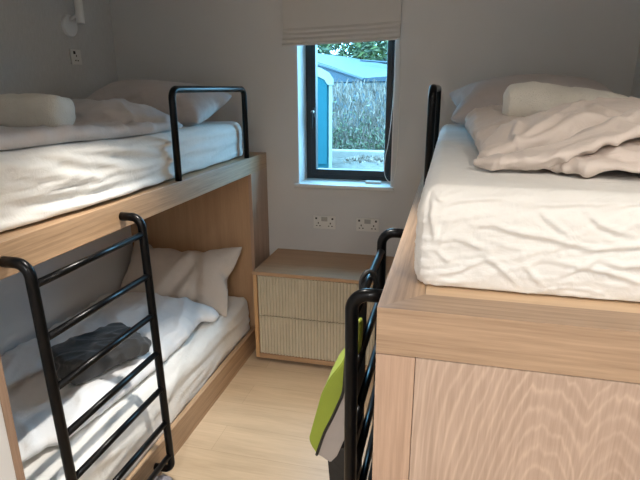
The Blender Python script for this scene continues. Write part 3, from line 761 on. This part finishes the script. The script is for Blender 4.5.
# ================================================================== OUTSIDE
tag(obj('outdoor_ground', box(-30, 25, D+.4, 60, .15, .28), M['gravel']), kind=S)
tx, ty = -2.645, 9.085                      # base centre; built square, then turned
to = empty('portable_toilet', (tx, ty, .28), 'teal portable toilet with a white roof outside the window', 'portable toilet')
x0, x1, y0, y1 = tx-.55, tx+.55, ty-.55, ty+.55
obj('wall_panel', box(x0, x1, y0, y1, .30, 1.74, .02), M['teal'], to)
for cx in (x0, x1):
    for cy in (y0, y1): obj('corner_post', box(cx-.03, cx+.03, cy-.03, cy+.03, .29, 1.75, .012), M['toilet_white'], to)
arch = [(x1+.05, 1.70), (x1+.05, 1.79), (x1-.02, 1.89), (x1-.17, 1.97), (x1-.55, 2.03), (x0+.17, 1.97), (x0+.02, 1.89), (x0-.05, 1.79), (x0-.05, 1.70), (x0+.05, 1.70), (x0+.10, 1.78), (x0+.22, 1.84), (x0+.55, 1.89), (x1-.22, 1.84), (x1-.10, 1.78), (x1-.05, 1.70)]
obj('roof', prism(arch, 'y', y0-.06, y1+.06), M['toilet_white'], to)
obj('door', prism([(x0+.06, .38), (x1-.06, .38), (x1-.06, 1.70), (x1-.11, 1.775), (x1-.225, 1.835), (x1-.55, 1.885), (x0+.225, 1.835), (x0+.11, 1.775), (x0+.06, 1.70)], 'y', y0-.04, y0-.005), M['teal'], to)
obj('door_handle', box(x1-.30, x1-.27, y0-.075, y0-.035, 1.02, 1.20, .006), M['toilet_white'], to)
obj('base_skid', box(x0-.02, x1+.02, y0-.03, y1+.03, .20, .31, .01), M['pin'], to)
to.rotation_euler.z = math.radians(12.8)
obj('kerb', box(-6, 4, 10.35, 10.6, .2, .42, .02), M['kerb'])
tag(bpy.data.objects['kerb'], 'low pale concrete kerb in front of the bare hedge outside', 'kerb')
def leaves(n, fpos, size, bm, elong=1.6):
    for _ in range(n):
        c = fpos(); a = Vector((R.gauss(0, 1), R.gauss(0, 1), R.gauss(0, 1))).normalized(); q = a.orthogonal().normalized()
        s = size*R.uniform(.6, 1.5); e = elong*R.uniform(.7, 1.3)
        v = [bm.verts.new(c+a*s*e), bm.verts.new(c+q*s*.5), bm.verts.new(c-a*s*e), bm.verts.new(c-q*s*.5)]
        bm.faces.new(v)
hg = empty('hedge', (-2.2, 11.1, .28), 'scruffy bare hedge with grey twigs outside the window', 'hedge')
b = bmesh.new()
for _ in range(7000):
    x = R.uniform(-4.2, .2); y = R.uniform(10.82, 11.7); z = .28+R.random()**1.0*1.40
    d = Vector((R.gauss(0, .35), R.gauss(0, .35), 1)).normalized(); s = d.cross(Vector((0, 1, 0))).normalized()*R.uniform(.004, .012); L = R.uniform(.08, .22)
    c = Vector((x, y, z)); b.faces.new([b.verts.new(c-s), b.verts.new(c+s), b.verts.new(c+s*.5+d*L), b.verts.new(c-s*.5+d*L)])
obj('twigs', b, M['twig'], hg)
b = bmesh.new()
def fp():
    return Vector((R.uniform(-4.2, .2), R.uniform(10.78, 11.6), .30+min(1.3, abs(R.gauss(.12, .38)))))
leaves(5200, fp, .026, b)
obj('leaves', b, M['hedge_leaf'], hg)
b = bmesh.new()
leaves(700, lambda: Vector((R.uniform(-1.95, 0), 10.30-abs(R.gauss(0, .30)), .285+R.random()*.02)), .045, b, 1.2)
tag(obj('fallen_leaves', b, M['twig']), 'brown fallen leaves scattered on the gravel before the kerb', 'leaves', kind='stuff')
# long low building behind the hedge
bd = empty('building', (-3.5, 17, .28), 'low building with a blue-grey sheet roof beyond the hedge', 'building')
obj('wall', prism([(-3.46, 15.1), (-2.31, 14.1), (2.0, 14.1), (2.0, 17.6), (-6.0, 19.5), (-6.0, 17.3)], 'z', .2, 1.80), M['shed'], bd)
ra = [(-6.2, 17.4, 3.0), (-3.424, 15, 2.264), (-2.299, 14, 1.909), (-1.561, 14, 1.953), (2.2, 14, 2.0), (2.2, 18, 2.5), (-1.919, 18, 2.361), (-3.909, 20, 2.788), (-6.0, 20, 3.0)]
b = bmesh.new()
top = [b.verts.new(p) for p in ra]; bot = [b.verts.new((x, y, min(z-.06, 1.82))) for x, y, z in ra]
for tri in ((0, 1, 7), (0, 7, 8), (1, 2, 7), (2, 6, 7), (2, 3, 6), (3, 4, 5), (3, 5, 6)):
    b.faces.new([top[k] for k in tri]); b.faces.new([bot[k] for k in tri[::-1]])
n = len(ra)
for i in range(n): b.faces.new((top[i], bot[i], bot[(i+1) % n], top[(i+1) % n]))
obj('roof', b, M['roof'], bd)
b = bmesh.new()
for q in ((-3.424, 15, 2.24), (-2.299, 14, 1.885)): pass
tube([(-6.2, 17.38, 2.93), (-3.43, 14.98, 2.20), (-2.29, 13.98, 1.87)], .05, 8, b)
obj('gutter', b, M['roof_edge'], bd)
obj('skylight_ridge', tube([(-3.0, 17.5, 2.53), (-1.2, 17, 2.36)], .03, 8), M['roof_edge'], bd)
labels = ['dense green tree behind the building roof, left of the window view', 'broad green tree behind the building roof, in the middle of the window view', 'pale green tree beyond the roof, at the right of the window view']
for (x, y, zc, rx, rz, lab) in ((-6.6, 22.0, 3.2, 1.55, 1.6, labels[0]), (-4.6, 25.6, 3.6, 1.9, 1.9, labels[1]), (-2.7, 21.6, 3.1, 1.5, 1.8, labels[2])):
    o = empty('tree', (x, y, .28), lab, 'tree', 'trees beyond the building')
    obj('trunk', tube([(x, y, .25), (x+.05, y, 1.4), (x-.05, y+.05, zc)], [(.16, .16), (.12, .12), (.05, .05)], 10), M['bark'], o, smooth=True)
    b = bmesh.new()
    def fp2():
        while True:
            v = Vector((R.uniform(-1, 1), R.uniform(-1, 1), R.uniform(-1, 1)))
            if v.length < 1: return Vector((x+v.x*rx, y+v.y*rx*.7, zc+v.z*rz))
    leaves(2600, fp2, .10, b, 1.3)
    obj('foliage', b, M['leaf'], o)

# ================================================================== LIGHT
w = bpy.data.worlds.new('daylight'); scene.world = w; w.use_nodes = True
bg = w.node_tree.nodes['Background']; bg.inputs[0].default_value = (.30, .66, 1.0, 1); bg.inputs[1].default_value = 13.0
def spot(name, loc, e, cone, blend, col, aim=(0, 0, -1), r=.03):
    l = bpy.data.lights.new(name, 'SPOT'); l.energy = e; l.spot_size = math.radians(cone); l.spot_blend = blend; l.color = col; l.shadow_soft_size = r
    o = bpy.data.objects.new(name, l); COL.objects.link(o); o.location = loc
    o.rotation_euler = Vector(aim).to_track_quat('-Z', 'Y').to_euler(); return o
WARM = (1, .95, .87)
spot('downlight_beam_aisle', (-.65, 1.42, CEIL-.02), 155, 66, .8, WARM, r=.014)
spot('downlight_beam_entrance', (.66, .15, CEIL-.02), 34, 160, .6, WARM)
spot('added_fill_beam', (-.15, -1.2, CEIL-.02), 145, 155, .5, (.97, .985, 1))  # unseen lamp behind the camera, added to raise the ambient light
pl = bpy.data.lights.new('window_portal', 'AREA'); pl.shape = 'RECTANGLE'; pl.size = WX1-WX0; pl.size_y = WZ1-WZ0
po = bpy.data.objects.new('window_portal', pl); COL.objects.link(po); po.location = ((WX0+WX1)/2, D+.28, (WZ0+WZ1)/2); po.rotation_euler = (math.radians(-90), 0, 0)
pl.cycles.is_portal = True

# ================================================================== CAMERA
f, pitch, yaw, rollc, h = 509.1157, .288063, .246067, -.0037587, 1.63023714
fwd = Vector((-math.sin(yaw)*math.cos(pitch), math.cos(yaw)*math.cos(pitch), -math.sin(pitch)))
rt = Vector((math.cos(yaw), math.sin(yaw), 0)); up = rt.cross(fwd)
r2 = rt*math.cos(rollc)+up*math.sin(rollc); u2 = -rt*math.sin(rollc)+up*math.cos(rollc)
cam = bpy.data.cameras.new('camera'); co = bpy.data.objects.new('camera', cam); COL.objects.link(co)
cam.sensor_width = 36; cam.lens = 36*f/640; cam.clip_start = .02
mt = Matrix((r2, u2, -fwd)).transposed().to_4x4(); mt.translation = (0, 0, h); co.matrix_world = mt
scene.camera = co
scene.view_settings.view_transform = 'Standard'; scene.view_settings.look = 'None'
scene.view_settings.gamma = 1; scene.view_settings.exposure = 0.28; scene.view_settings.use_curve_mapping = False
scene.cycles.use_denoising = True
scene.cycles.max_bounces = 10; scene.cycles.diffuse_bounces = 6; scene.cycles.transparent_max_bounces = 12
scene.cycles.sample_clamp_indirect = 4
